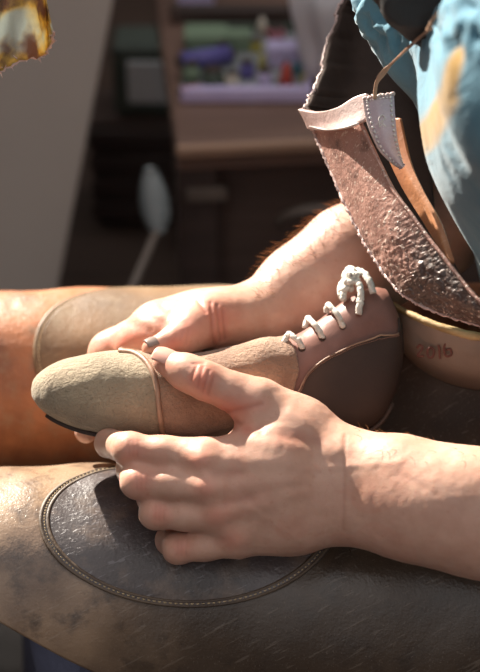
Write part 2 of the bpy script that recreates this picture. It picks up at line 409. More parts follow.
# far thumb base creases
for a, b in (((211, 303), (214, 344)), ((217, 305), (221, 340)), ((223, 310), (226, 338)), ((198, 300), (206, 312))): crease(a, b, 2.0, .0009, fm, .3)
blob((190, 328), (20, 16), .0006, fm, .5); blob((125, 338), (28, 12), 0, fm, .85); blob((172, 345), (10, 8), 0, fm, .8); blob((232, 315), (14, 14), 0, fm, .4)
for a, b in (((183, 331), (180, 340)), ((188, 330), (186, 344)), ((176, 335), (173, 341))): crease(a, b, 1.3, .0003, fm, .1)
for i in range(3):      # far knuckle dimples on the lit back of the hand
    crease((130 + 16 * i, 322 - 8 * i), (150 + 18 * i, 330 - 4 * i), 5, .0006, fm)
dN = fbm(V * 45, 2, 3) * .00020 + fbm(V * 180, 2, 9) * .00016
V = V + N * (disp + dN)[:, None]
red += .12 * (fbm(V * 30, 2, 5) > .2)
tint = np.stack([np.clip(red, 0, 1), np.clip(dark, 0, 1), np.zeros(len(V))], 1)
hands_V, hands_F, hands_T = W(V), Fq, tint
# upper arms, torso and neck under the shirt (coarser), joined into the same body mesh
FB = Field([-.06, -.40, .42], [.60, .86, 1.40], .006)
GB = FB.blank()
def wc(G, a, ra, b, rb, k=.03, Fd=FB): Fd.cone(G, toL(a), ra, toL(b), rb, k, m=.05)
ELN = (.335, -.165, .58); SHN = (.20, -.12, .88); SHF = (.20, .25, .90)
ELF = W(L(540, 155, 1.14))
wl = W(L(500, 514, .932)); wc(GB, wl, .037, ELN, .043); wc(GB, ELN, .045, SHN, .055)
wf = W(L(480, 195, 1.135)); wc(GB, wf, .038, ELF, .043); wc(GB, ELF, .045, SHF, .052)
for y in (.0, .06, .12):
    wc(GB, (.365, y, .50), .105, (.34, y, .66), .098, .04); wc(GB, (.34, y, .66), .098, (.25, y, .85), .105, .04)
wc(GB, (.25, .06, .85), .10, (.15, .06, 1.02), .06, .04)
wc(GB, (.15, .06, 1.02), .056, (.11, .06, 1.10), .055, .03)
wc(GB, (.125, .06, 1.185), .088, (.085, .06, 1.20), .078, .03); wc(GB, (.06, .06, 1.12), .046, (.035, .06, 1.105), .034, .04); wc(GB, (.085, .03, 1.13), .045, (.085, .09, 1.13), .045, .03)
wc(GB, (.012, .06, 1.175), .010, (-.012, .06, 1.142), .014, .012); wc(GB, (.012, .045, 1.112), .008, (.012, .075, 1.112), .008, .008)
for y in (.025, .095): wc(GB, (.022, y, 1.195), .013, (.020, y + .004, 1.195), .013, .010); wc(GB, (.105, .06 + (y - .06) * 2.5, 1.165), .012, (.11, .06 + (y - .06) * 2.6, 1.13), .009, .006)
VB, FBq = FB.nets(GB); VB = relax(VB, FBq, 3)
body = mesh('body', hands_V, hands_F, M['skin'], person, True, {'tint': hands_T})
tor = mesh('torso_source', W(VB), FBq, M['skin'], person, True, {'tint': np.zeros((len(VB), 3))})
bo_ = body.modifiers.new('join', 'BOOLEAN'); bo_.operation = 'UNION'; bo_.solver = 'EXACT'; bo_.object = tor
bpy.context.view_layer.update()
joined = bpy.data.meshes.new_from_object(body.evaluated_get(bpy.context.evaluated_depsgraph_get()))
body.modifiers.clear(); body.data = joined; joined.name = 'body'; bpy.data.objects.remove(tor)
joined.polygons.foreach_set('use_smooth', [True] * len(joined.polygons))
HG = FB.blank(); wc(HG, (.135, .06, 1.20), .093, (.095, .06, 1.22), .080, .03); wc(HG, (.16, .06, 1.17), .085, (.165, .06, 1.13), .06, .03)
VH, FHq = FB.nets(HG); VH = relax(VH, FHq, 3); NH = vnormals(VH, FHq); VH = VH + NH * (fbm(VH * np.array([160, 60, 60]), 2, 4) * .003)[:, None]
mesh('hair', W(VH), FHq, plain('brown_hair', lin(84, 62, 46), lin(56, 42, 34), .5, 60), person, True)
# fingernails
def nail(c, ax, nrm, ln, wd, mat, name='fingernail', label=None):
    c = np.array(c); ax = np.array(ax, float); ax /= np.linalg.norm(ax); nrm = np.array(nrm, float); nrm -= ax * (nrm @ ax); nrm /= np.linalg.norm(nrm); sd = np.cross(nrm, ax)
    u = np.linspace(-1, 1, 13); v = np.linspace(-1, 1, 13); G = np.zeros((13, 13, 3))
    for i, a in enumerate(u):
        for j, b in enumerate(v):
            w = wd * (1 - .22 * max(0, abs(a)) ** 4); G[i, j] = c + ax * a * ln + sd * b * w - nrm * (b * b * wd * .42 + a * a * ln * .10)
    o = sheet(name, W(G), .0006, mat, body, 1)
    if label: o['label'] = label
    return o
nail(L(166, 362, .987) + .0086 * np.array([-.05, .70, -.72]), L(156, 360, .990) - L(186, 372, .982), (-.05, .70, -.72), .0080, .0068, M['nail'])
nail(L(154, 346.6, 1.0245) + .0066 * np.array([-.1, .77, -.63]), L(150, 348, 1.024) - L(182, 338, 1.034), (-.1, .77, -.63), .0054, .0050, M['nail_dirty'], label='grey stained thumbnail')
# arm hairs along the far forearm and a few on the near one
hb = MB()
cand = np.where((N[:, 1] > .35) & (((px[:, 0] > 255) & (px[:, 1] < 300) & (V[:, 2] > 1.05)) | ((px[:, 0] > 350) & (px[:, 1] > 420) & (px[:, 1] < 470) & (V[:, 2] < 1.0))))[0]
for i in rng.choice(cand, 900, replace=False):
    p0 = V[i]; farh = p0[2] > 1.03
    ln = rng.uniform(.004, .0105) * (1 if farh else .6); d = N[i] * .55 + np.array([-.7, -.0, 0]) + rng.normal(0, .25, 3); d /= np.linalg.norm(d)
    if not farh and rng.random() < .8: continue
    q = [p0 - N[i] * .0004, p0 + d * ln * .5, p0 + d * ln + np.array([-.2, -.3, 0]) * ln * .4]
    hb.tube(W(np.array(q)), [.00015, .00012, .00005], 3, False)
o = hb.build('arm_hair', M['hair'], body, True); tag(o, kind='stuff')
# ------------------------------------------------------------------ trousers and thighs
def thigh(spec):
    """spec rows: (px, py, d, r metres) along the thigh; returns S(u,theta,off) in view metres, u in px"""
    sp = np.array(spec, float)
    def S(u, th, off=0.):
        u, th = np.broadcast_arrays(np.asarray(u, float), np.asarray(th, float))
        q = [np.interp(u, sp[:, 0], sp[:, k]) for k in (1, 2, 3)]
        c = np.stack([(u - 240) / FP * q[1], (336 - q[0]) / FP * q[1], q[1]], -1)
        wob = fbm(np.stack([u * .012, th * 1.3, q[1] * 0], -1), 2, 11) * .0022
        r = q[2] + off + wob
        return c + np.stack([0 * th, r * np.sin(th), -r * np.cos(th)], -1)
    return S
SN = thigh([(-160, 582, 1.075, .082), (0, 583, 1.075, .084), (100, 584, 1.078, .088), (240, 592, 1.085, .091), (400, 600, 1.08, .094), (640, 600, 1.07, .100)])
SF = thigh([(-160, 400, 1.23, .075), (0, 385, 1.235, .078), (60, 383, 1.24, .0795), (200, 382, 1.24, .080), (400, 382, 1.23, .083), (640, 385, 1.22, .09)])
def panel(S, u0, u1, t0, t1, nu, nv, off):
    u = np.linspace(u0, u1, nu)[:, None]; a = np.array([t0(x) for x in u[:, 0]])[:, None]; b = np.array([t1(x) for x in u[:, 0]])[:, None]
    th = a + (b - a) * np.linspace(0, 1, nv)[None]
    return u + 0 * th, th, off
tb = MB()
def tro(pts, r): tb.tube(W(np.array(pts)), r, 28, True)
tro([SN(u, 0., -.2)[()] * 0 + (SN(u, 0.) + SN(u, PI)) / 2 for u in np.linspace(85, 640, 14)], [.066] + [.078] * 12 + [.09])
tro([(SF(u, 0.) + SF(u, PI)) / 2 for u in np.linspace(60, 640, 14)], [.060] + [.068] * 12 + [.08])
kn = W(((SN(95, 0.) + SN(95, PI)) / 2)[None])[0]; kf = W(((SF(75, 0.) + SF(75, PI)) / 2)[None])[0]
for k, dx in ((kn, .02), (kf, -.03)):
    tb.tube([k + (-.0, 0, .045), k + (0, 0, 0), k + (dx * .3, 0, -.16), k + (dx, .0, -.36)], [.03, .055, .052, .045], 24)
tb.build('trousers', M['trouser'], person, True)
for k, dx in ((kn, .02), (kf, -.03)):
    fb = MB(); c = np.array([k[0] + dx, k[1], .0])
    prof = [(.06, .05, .036, .05), (.03, .08, .038, .045), (-.04, .055, .042, .04), (-.12, .035, .044, .03), (-.175, .028, .03, .022), (-.19, .024, .008, .012)]
    V_, F_l = [], []
    for (x, z, w, hh) in prof:
        for a in np.linspace(0, 2 * PI, 16, endpoint=False): V_.append(c + (x, w * math.cos(a), max(.002, z + hh * math.sin(a))))
    fb.add(V_, gridfaces(6, 16, True).tolist() + [tuple(range(16)), tuple(range(95, 79, -1))]); fb.build('boot', M['counter'], person, True)

# ------------------------------------------------------------------ the leather apron
apron = empty('leather_apron', (0.05, .06, .56), 'worn leather work apron with stitched knee patches and a stiff scratched copper brown bib', 'apron')
hem = lambda u: math.radians(np.interp(u, [-160, -40, 18, 60, 107, 150, 200, 300, 640], [4, -3, -8, -20, -33, -50, -68, -82, -92]))
uu, th, of = panel(SN, -150, 600, hem, lambda u: math.radians(128), 260, 110, 0)
gr = sstep(60, 230, uu + 30 * fbm(np.stack([uu * .02, th * 2, 0 * uu], -1), 3, 8)) * .9  # shade of hand and arm painted into the leather, darker towards the lap
sheet('near_thigh_panel', W(SN(uu, th, .001)), .003, M['apron'], apron, 1, {'grime_shade': gr})
uu, th, of = panel(SF, -150, 600, lambda u: math.radians(np.interp(u, [-150, 0, 200, 600], [-75, -82, -95, -95])), lambda u: math.radians(125), 220, 100, 0)
wr = fbm(np.stack([uu * .05, th * 3, 0 * uu], -1), 3, 5) * .0012 * sstep(70, -20, uu)
sheet('far_thigh_panel', W(SF(uu, th, .001 + wr)), .003, M['apron_far'], apron, 1)
def kneepatch(S, uc, tc, ru, rt, mat, name, scale_th, ang=0.):
    """an oval patch in (u px, theta) with a raised stitched border"""
    nr, na = 46, 150
    a = np.linspace(0, 2 * PI, na)[None]; r = np.linspace(0.02, 1, nr)[:, None]
    def uv(r, a):
        x = r * np.cos(a); y = r * np.sin(a)
        return uc + ru * x + ang * y * ru, tc + rt * y
    u, t = uv(r, a)
    G = W(S(u, t, .0028 + .0010 * (1 - r ** 6)))
    o = sheet(name, G, .002, mat, apron, 1)
    r2 = np.linspace(.925, 1.0, 8)[:, None]; u, t = uv(r2, a)
    prof = (.0034 if S is SN else .0027) + .0006 * np.sin(np.linspace(0, PI, 8))[:, None] - .0022 * (np.abs(r2 - .962) < .008)
    bo = sheet('patch_border', W(S(u, t, prof + 0 * a)), .0022, M['edge'] if S is SN else M['patch_far'], o, 1)
    sb = MB(); n = 170
    for k in range(n):
        a0 = 2 * PI * k / n; a1 = a0 + 2 * PI / n * .62; u, t = uv(np.array([.960, .963, .960]), np.array([a0, (a0 + a1) / 2, a1]))
        if np.cos(t).min() < -.6: continue
        sb.tube(W(S(u, t, np.array([.0024, .0036, .0024]))), .0005, 5)
    sb.build('stitching', M['thread'], o, True)
    return o
kneepatch(SN, 193, math.radians(44), 141, math.radians(42), M['knee'], 'knee_patch', 1, .08)
kneepatch(SF, 180, math.radians(22), 134, math.radians(62), M['patch_far'], 'knee_patch', 1)
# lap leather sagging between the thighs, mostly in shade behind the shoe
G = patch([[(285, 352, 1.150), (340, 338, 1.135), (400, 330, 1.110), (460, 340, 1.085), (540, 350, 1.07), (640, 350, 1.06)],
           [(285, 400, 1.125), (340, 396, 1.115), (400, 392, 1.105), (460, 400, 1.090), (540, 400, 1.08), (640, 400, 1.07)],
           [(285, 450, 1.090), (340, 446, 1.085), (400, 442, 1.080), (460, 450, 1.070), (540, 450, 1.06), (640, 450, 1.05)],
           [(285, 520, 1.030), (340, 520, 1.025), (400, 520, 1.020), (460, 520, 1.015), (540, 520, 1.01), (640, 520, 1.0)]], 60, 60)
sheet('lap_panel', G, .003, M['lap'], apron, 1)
# waist band: the apron turned up against the belly, cut edge along its top
bt = [(392, 304, 1.075), (402, 311, 1.06), (425, 322, 1.045), (450, 331, 1.035), (482, 338, 1.03), (540, 340, 1.03)]
bb = [(388, 322, 1.085), (397, 336, 1.075), (418, 356, 1.065), (448, 371, 1.055), (482, 377, 1.05), (540, 378, 1.05)]
bm_ = [((a[0] + b[0]) / 2 + 1, (a[1] + b[1]) / 2, (a[2] + b[2]) / 2 - .004) for a, b in zip(bt, bb)]
bl = [(x + 4, y + 14, d + .035) for x, y, d in bb]
band = sheet('waist_band', patch([bt, bm_, bb, bl], 40, 90), .004, M['band'], apron, 1)
eb = MB(); eb.tube(W(cr([L(x, y - 1, d + .001) for x, y, d in bt], 60)), np.interp(np.linspace(0, 1, 60), [0, .3, 1], [.0018, .0028, .0034]) + .0004 * rng.normal(0, 1, 60) * .5, 10)
eb.build('cut_edge', M['band_edge'], band, True)
def strokes(name, segs, dfun, r, mat, parent):
    b = MB()
    for s in segs: b.tube(W(cr([L(x, y, dfun(x, y)) for x, y in s], 18)), r, 6)
    return b.build(name, mat, parent, True)
bandd = lambda x, y: np.interp(x, [397, 418, 448, 482], [1.066, 1.0525, 1.0445, 1.039]) - .0045
strokes('handwritten_date', [[(417, 348), (420, 345), (422.5, 348), (419, 353), (418, 356), (424, 356)],
                             [(431, 347), (427.5, 350), (428.5, 357), (432.5, 357), (434, 351), (431, 347)],
                             [(438.5, 345), (439.5, 352), (440, 359)],
                             [(447, 341), (444, 348), (446, 356), (451, 355), (450.5, 349), (446, 350)]], bandd, .0009, M['ink'], band)
# bib: near wing (scratched copper face), far wing (flesh side, its shade painted dark), rim, tan under-panel, tab and strap
left = [(303, 110, 1.055), (318, 142, 1.044), (343, 200, 1.022), (368, 248, 1.000), (393, 285, .980), (412, 300, .968), (445, 315, .955), (490, 328, .942), (530, 335, .935)]
right = [(359, 122, .990), (371, 148, .982), (391, 188, .968), (410, 214, .957), (426, 236, .949), (441, 255, .941), (458, 277, .932), (482, 304, .920), (520, 325, .910)]
mid1 = [(a[0] * .5 + b[0] * .5 - 1, a[1] * .5 + b[1] * .5 + 2, a[2] * .5 + b[2] * .5 - .007) for a, b in zip(left, right)]
G = patch([left, mid1, right], 70, 260)
Lg = toL(G); crum = sstep(.12, .60, np.linspace(0, 1, 260))[None] * (1 - np.linspace(0, 1, 70)[:, None] * .8)
wn = np.abs(vnoise(Lg @ np.array([[1, .45, 0], [-.45, 1, 0], [0, 0, 1.]]).T * np.array([160, 520, 200]), 4)) * .0030 + np.abs(vnoise(Lg @ np.array([[1, -.7, 0], [.7, 1, 0], [0, 0, 1.]]).T * np.array([150, 420, 200]), 9)) * .0018 + fbm(Lg * 90, 3, 8) * .0022
G = G - F_ * (wn * crum)[..., None] + W(Lg * 0 + [0, 0, 0])*0
gv = sstep(.30, .62, np.linspace(0, 1, 260)[None] + .10 * fbm(Lg * 45, 3, 12)) * .85
bib = sheet('bib_near_wing', G, .0035, M['bib'], apron, -1, {'grime_shade': gv})
# rolled right edge and raised left edge of the wing
e = MB(); e.tube(W(cr([L(x + 1, y, d - .001) for x, y, d in right], 120)), .0013, 8); e.build('raised_edge', M['bib'], bib, True)
e = MB(); e.tube(W(cr([L(x, y, d) for x, y, d in left], 200) + .0004 * rng.normal(0, 1, (200, 3))), .0012, 7); e.build('frayed_edge', M['bib_rim'], bib, True)
rim = patch([[(301, 109, 1.055), (318, 112, 1.034), (340, 108, 1.002), (356, 99, .99), (368, 95, .984)],
             [(307, 119, 1.052), (325, 123, 1.028), (345, 120, .998), (362, 113, .985), (372, 108, .981)],
             [(311, 128, 1.052), (326, 131, 1.027), (345, 129, .996), (358, 125, .985), (366, 122, .981)]], 24, 60)
ro = sheet('bib_rim', rim + (F_ * -.0022), .003, M['bib_rim'], apron, -1)
e = MB(); e.tube(W(cr([L(x, y, d - .0035) for x, y, d in [(310, 126, 1.048), (326, 129.5, 1.023), (345, 127.5, .992), (358, 123.5, .981)]], 40)), .0010, 6); e.build('stitching', M['thread_w'], ro, True)
lf = [(303, 109, 1.055), (309, 98, 1.060), (317, 84, 1.066), (322, 66, 1.075), (328, 40, 1.09), (337, 14, 1.11), (345, -6, 1.12), (352, -40, 1.13)]
lf = cr(lf, 60); lf[:, 0] += 1.6 * vnoise(np.stack([lf[:, 1] * .22, 0 * lf[:, 0], 0 * lf[:, 0]], 1), 2)
fw = np.array([cr([L(*p) for p in ((q[0], q[1], q[2]), (q[0] * .5 + 400 * .5, q[1] + 6, q[2] + .035), (430, q[1] + 14 + .25 * (110 - q[1]) * 0, q[2] + .03))], 40) for q in lf])
low = np.array([cr([L(*p) for p in ((398, 280, 1.045), (420, 285, 1.045), (466, 290, 1.04))], 40), cr([L(*p) for p in ((374, 245, 1.055), (402, 248, 1.056), (450, 255, 1.05))], 40), cr([L(*p) for p in ((345, 200, 1.062), (385, 205, 1.065), (434, 215, 1.065))], 40), cr([L(*p) for p in ((318, 142, 1.05), (370, 150, 1.075), (430, 160, 1.07))], 40)])
fwg = np.concatenate([low, fw], 0)
fo = sheet('bib_far_wing', W(fwg), .004, M['bib_shaded'], apron, 1)
e = MB(); e.tube(W(np.array([L(*q) for q in lf])) + .0006 * rng.normal(0, 1, (60, 3)), .0011, 7); e.build('frayed_edge', M['bib_rim'], fo, True)
G = patch([[(368, 118, 1.010), (382, 146, 1.002), (401, 186, .988), (424, 224, .970), (447, 262, .950)],
           [(384, 118, .999), (396, 150, .990), (411, 184, .977), (433, 222, .961), (449, 262, .943)],
           [(400, 118, .992), (409, 158, .983), (422, 188, .972), (441, 224, .957), (455, 262, .943)]], 30, 80)
sheet('bib_under_panel', G, .003, M['bib_tan'], apron, -1)
tl = [(363.5, 99, .978), (365.5, 113, .976), (371, 131, .974), (380, 150, .973), (394, 164, .973), (402, 168, .974)]
tr = [(394, 95, .975), (395, 112, .973), (396.5, 130, .972), (399, 146, .972), (402, 159, .973), (404, 167, .974)]
tm = [(a[0] * .5 + b[0] * .5, a[1] * .5 + b[1] * .5 + .5, a[2] * .5 + b[2] * .5 - .003) for a, b in zip(tl, tr)]
Gt_ = patch([tl, tm, tr], 30, 60); tab = sheet('bib_tab', Gt_, .003, M['tab'], apron, -1)
tb_ = MB()
def dashes(b, pts, n, r, duty=.55, lift=.0012):
    c = cr(pts, n * 6)
    for k in range(n):
        s = c[k * 6:k * 6 + max(3, int(6 * duty) + 1)].copy(); s[:, 2] -= lift; b.tube(W(s), r, 5)
ins = lambda a, b, t: [tuple(np.array(p) * (1 - t) + np.array(q) * t) for p, q in zip(a, b)]
dashes(tb_, [L(*p) for p in ins(tl, tr, .11)], 20, .0009); dashes(tb_, [L(*p) for p in ins(tr, tl, .12)], 18, .0009)
dashes(tb_, [L(366, 101, .977), L(379, 99, .974), L(392, 97.5, .974)], 8, .0006)
tb_.build('stitching', M['thread_w'], tab, True)
strokes('tooled_mark', [[(380, 127), (379, 119), (382, 115), (385, 118), (382, 122), (386, 127)], [(379, 127), (383, 124)]], lambda x, y: .9705, .0005, M['thread_w'], tab)
eb = MB()
for b_, c_, w0 in (([(362.5, 98.5, .978), (378, 96, .974), (395, 94, .975)], None, .0012),): eb.tube(W(cr([L(*p) for p in b_], 30) + .0004 * rng.normal(0, 1, (30, 3))), w0, 7)
eb.tube(W(cr([L(*p) for p in tl], 40)), .0009, 6); eb.build('raised_edge', M['bib_rim'], tab, True)
sc_ = cr([L(x, y, d) for x, y, d in [(375, 99, .972), (375.5, 90, .968), (378, 80, .962), (388, 67, .952), (402, 53, .920), (418, 38, .885), (434, 24, .858), (470, -10, .85)]], 70)
wd = np.interp(np.linspace(0, 1, 70), [0, .2, .45, .7, 1], [.0014, .0016, .0030, .0046, .005]); T = np.gradient(sc_, axis=0); T /= np.linalg.norm(T, axis=1)[:, None]
nx = np.stack([-T[:, 1], T[:, 0], 0 * T[:, 0]], 1)
sheet('bib_strap', W(np.stack([sc_ + nx * wd[:, None] * k for k in (-1, -.4, .4, 1)], 0)), .0022, M['strap'], apron, -1)
# ------------------------------------------------------------------ the shoe
shoe = empty('handmade_shoe', P(220, 430, 1.03), 'pale suede and brown leather handmade shoe with white cotton laces, held in both hands', 'shoe')
ST = np.array([  # top x,y  bottom x,y  depth of centre, half width (px at d)
    (31.5, 388, 31.5, 391, 1.030, 2), (35, 378, 34, 399, 1.030, 17), (43, 370, 42, 409, 1.030, 30), (57, 362, 56, 419, 1.030, 42), (80, 355, 78, 428, 1.030, 52),
    (105, 351, 104, 434, 1.030, 57), (130, 351, 132, 437, 1.031, 59), (160, 353, 162, 437, 1.032, 58), (195, 353, 195, 437, 1.034, 55), (230, 347, 228, 436, 1.036, 50),
    (262, 338, 256, 436, 1.038, 46), (283, 336, 280, 438, 1.040, 43), (302, 328, 308, 440, 1.042, 40), (325, 311, 345, 438, 1.045, 37), (348, 294, 380, 420, 1.048, 34),
    (362, 287, 397, 385, 1.050, 31), (374, 284, 403, 352, 1.052, 28), (384, 286, 402, 328, 1.053, 22)], float)
TG = np.linspace(0, len(ST) - 1, 401); SG = cr(ST, 401)
def shoeS(t, ph, off=0.):
    t, ph, off = np.broadcast_arrays(*[np.asarray(q, float) for q in (t, ph, off)])
    q = [np.interp(t, TG, SG[:, k]) for k in range(6)]
    T = np.stack([(q[0] - 240) / FP * q[4], (336 - q[1]) / FP * q[4], q[4]], -1); B = np.stack([(q[2] - 240) / FP * q[4], (336 - q[3]) / FP * q[4], q[4]], -1)
    c = (T + B) / 2; A = (T - B) / 2; b = q[5] / FP * q[4]; la = np.linalg.norm(A, axis=-1)
    e = .82
    s_, c_ = np.sin(ph), np.cos(ph); s2 = np.sign(s_) * np.abs(s_) ** e; c2 = np.sign(c_) * np.abs(c_) ** e
    k = 1 + off / np.maximum(.5 * (la + b), .004)
    return c + A * (s2 * k)[..., None] + np.stack([0 * b, 0 * b, -b * c2 * k], -1)
tt, pp = np.meshgrid(np.linspace(0, len(ST) - 1, 360), np.radians(np.linspace(-88, 92, 200)), indexing='ij')
SPX = PXY(shoeS(tt, pp))
def sinv(x, y):
    k = np.argmin(((SPX - np.array([x, y])) ** 2).sum(-1)); i = np.unravel_index(k, tt.shape); return tt[i], pp[i]
def scurve(pts, n=80):
    q = cr([sinv(*p) for p in pts], n); return q
def band_mesh(name, t0, t1, off, th, mat, nu=80, nv=160, wr=0., seed=1):
    ph = np.radians(np.linspace(-90, 270, nv))[None]; a = t0(ph) + 0 * ph; b = t1(ph) + 0 * ph
    t = a + (b - a) * np.linspace(0, 1, nu)[:, None]; p = ph + 0 * t
    G = shoeS(t, p, off); G2 = shoeS(t, p, off)
    n = fbm(G * 70, 3, seed) * wr
    return sheet(name, W(shoeS(t, p, off + n)), th, mat, shoe, 1)
rq = scurve([(120, 352), (134, 354), (146, 362), (154, 378), (158, 398), (161, 418), (163, 434)], 80)
o_ = np.argsort(rq[:, 1])
ridge_t = lambda ph: np.interp(np.where(ph > PI / 2, PI - ph, ph), rq[o_, 1], rq[o_, 0])
eq = scurve([(286, 338), (293, 345), (297.5, 357), (298.5, 372), (295, 388), (290, 402)], 60); o2 = np.argsort(eq[:, 1])
edge_t = lambda ph: np.interp(np.where(ph > PI / 2, PI - ph, ph), eq[o2, 1], eq[o2, 0]) + .02 * np.sin(ph * 60)
toe = band_mesh('toe_cap', lambda p: 0 * p, ridge_t, .0, .002, M['toe'], 110, 180, .0005, 3)
vamp = band_mesh('vamp', ridge_t, edge_t, .0004, .0022, M['vamp'], 90, 180, .0006, 5)
quarter = band_mesh('quarter', lambda p: 9.5 + 0 * p, lambda p: len(ST) - 1 + 0 * p, -.0022, .002, M['quarter'], 90, 160, .0004, 7)
# the counter lies over the quarter below the curved stitched line
cq = scurve([(298, 392), (302, 383), (310, 372), (324, 360), (340, 351), (356, 344), (372, 339), (388, 335), (399, 333)], 90)
tcs = np.linspace(cq[:, 0].min(), len(ST) - 1.0, 80); o3 = np.argsort(cq[:, 0]); top_ph = np.interp(tcs, cq[o3, 0], cq[o3, 1])
G = np.stack([np.linspace(-PI / 2 - (p + PI / 2), p, 70) for p in top_ph]); tG = tcs[:, None] + 0 * G
counter = sheet('heel_counter', W(shoeS(tG, G, .0002)), .0022, M['counter'], shoe, 1)
b = MB()
for k in range(60):
    s = np.linspace(k / 60, (k + .6) / 60, 4); q = np.stack([np.interp(s, np.linspace(0, 1, 90), cq[:, j]) for j in (0, 1)], 1)
    b.tube(W(shoeS(q[:, 0], q[:, 1] - .035, np.array([.0006, .0010, .0010, .0006]))), .0004, 5)
b.build('stitching', M['thread_br'], counter, True)
b = MB(); b.tube(W(shoeS(cq[:, 0], cq[:, 1], .0002)), .0007, 6); b.build('cut_edge', M['ridge'], counter, True)
b = MB(); phs = np.linspace(-1.5, PI / 2 + .5, 120); b.tube(W(shoeS(ridge_t(phs), phs, .0010)), .0019, 10)
b.build('seam_ridge', M['ridge'], shoe, True)
# sole
nb = 60; tS = np.linspace(2.4, 14.6, nb)[:, None]; pS = np.radians(np.linspace(-122, -72, 24))[None]
sheet('sole', W(shoeS(tS + 0 * pS, pS + 0 * tS, .0032)), .003, M['counter'], shoe, 1)
def sp(x, y, off):
    t, p = sinv(x, y); return shoeS(t, p, off)
b = MB()
for (a, c) in (((284, 338), (301, 346)), ((304, 322), (321, 336)), ((326, 308), (342, 324))):
    x0, y0 = a; x1, y1 = c
    pts = [sp(x0 + 0, y0 + 3, -.001), sp(x0 + 3, y0 + 2, .003), sp((x0 * 2 + x1) / 3, (y0 * 2 + y1) / 3, .0045), sp((x0 + 2 * x1) / 3, (y0 + 2 * y1) / 3, .0042), sp(x1 - 1, y1 - 1, .0026), sp(x1 + 1, y1 + 1, -.001)]
    lb = MB(); c_ = cr(pts, 26); lb.tube(W(c_ + .00025 * rng.normal(0, 1, c_.shape)), .0021, 9); lb.build('lace', M['lace'], shoe, True)
    lb = MB(); t, p = sinv(x1 + .5, y1 + .5); e0 = shoeS(t, p, -.0012); ring = [e0 + .0021 * np.array([math.cos(q), math.sin(q), 0]) for q in np.linspace(0, 2 * PI, 14)]
    lb.tube(W(np.array(ring)), .0006, 6); lb.build('eyelet', M['counter'], shoe, True)
bow = MB()
def loop(pts, r=.0025): c_ = cr([sp(x, y, o) for x, y, o in pts], 34); bow.tube(W(c_ + .0003 * rng.normal(0, 1, c_.shape)), r, 9)
loop([(342, 300, .002), (341, 293, .006), (346, 288, .008), (352, 291, .007), (350, 297, .006), (344, 299, .005), (342, 295, .004)])
loop([(352, 296, .004), (353, 289, .008), (360, 286, .010), (368, 287, .009), (373, 291, .007), (374, 297, .003)])
loop([(356, 290, .008), (362, 296, .008), (363, 304, .006), (360, 311, .004), (358, 315, .001)])
loop([(346, 292, .009), (352, 286.5, .012), (358, 290, .011), (356, 296, .009), (349, 297, .009)])
loop([(348, 289, .008), (355, 294, .011), (362, 291, .010)], .0026)
loop([(344, 303, .002), (348, 296, .007), (354, 291, .010), (361, 288, .008)])
bow.build('lace_knot', M['lace'], shoe, True)

# ------------------------------------------------------------------ shirt
t = NT('pale_blue_shirt_cloth')
mp = t.n('ShaderNodeAttribute', attribute_name='stain'); sep = t.n('ShaderNodeSeparateColor'); t.l(mp.outputs['Color'], sep.inputs[0])
c = t.mix(t.ramp(t.noise(12, 5), [(.3, 0.), (.7, 1.)]), lin(74, 124, 146), lin(102, 152, 172))
c = t.mix(sep.outputs[0], c, lin(158, 120, 46)); t.set('Base Color', c); t.set('Roughness', .85); t.set('Sheen Weight', .2)
n1 = t.bump(t.noise(30, 6, .6, (1, 1, 1), None, .8), .6, .004)
w = t.n('ShaderNodeTexWave', Scale=500.); t.l(t.tc.outputs['Object'], w.inputs['Vector']); t.bump(w.outputs['Color'], .1, .0003, n1)
M['shirt'] = t.m
FS = Field([.03, -.12, .55], [.46, .62, 1.30], .004); GS = FS.blank()
def sc2(a, ra, b, rb, k=.03): FS.cone(GS, toL(a), ra, toL(b), rb, k, m=.05)
for y in (-.01, .06, .13):
    sc2((.355, y, .52), .125, (.320, y, .66), .118, .05); sc2((.320, y, .66), .118, (.238, y, .83), .113, .05)
sc2((.235, -.01, .83), .105, (.19, -.10, .90), .085, .05); sc2((.235, .17, .83), .12, (.19, .22, .92), .085, .05)
sc2(SHN, .058, tuple(np.array(SHN) * .35 + np.array(ELN) * .65), .066); sc2(SHF, .066, tuple(np.array(SHF) * .45 + np.array(ELF) * .55), .062)
# gathered cloth spilling over the top of the bib
for (x, y, d, r) in ((408, 18, 1.0, 24), (430, 0, .99, 34), (404, 42, 1.0, 15), (416, 62, 1.0, 13), (460, 20, .98, 36), (392, 2, 1.0, 18), (380, -6, 1.01, 13)):
    FS.cone(GS, L(x, y, d), pr(r, d), L(x + 60, y + 10, d + .02), pr(r * 1.2, d), .03)
VS, FSq = FS.nets(GS); VS = relax(VS, FSq, 5); NS = vnormals(VS, FSq); pS_ = PXY(VS)
top = sstep(75, 20, pS_[:, 1]) 
q = VS @ np.array([[1, .35, 0], [-.35, 1, 0], [0, 0, 1]]).T
f1 = (1 - np.abs(fbm(q * np.array([42, 9, 16]), 2, 21))) - .6
f2 = (1 - np.abs(fbm(VS * np.array([75, 60, 60]), 2, 31))) - .6
VS = VS + NS * (f1 * .0032 * (1 - top) + f2 * .013 * top)[:, None]
st = np.zeros(len(VS))
for a, b_, w_ in (((459, 50), (448, 100), 9), ((448, 100), (428, 135), 14), ((428, 135), (402, 158), 15)):
    a = np.array(a, float); b_ = np.array(b_, float); d = b_ - a; tq = np.clip(((pS_ - a) @ d) / (d @ d), 0, 1); r = np.linalg.norm(pS_ - a - tq[:, None] * d, axis=1)
    st = np.maximum(st, 1 - sstep(w_ * .55, w_ * 1.15, r + 2.5 * vnoise(VS * 50, 3)))
FK = Field([.03, .12, .62], [.32, .52, 1.10], .003); GK = FK.blank()
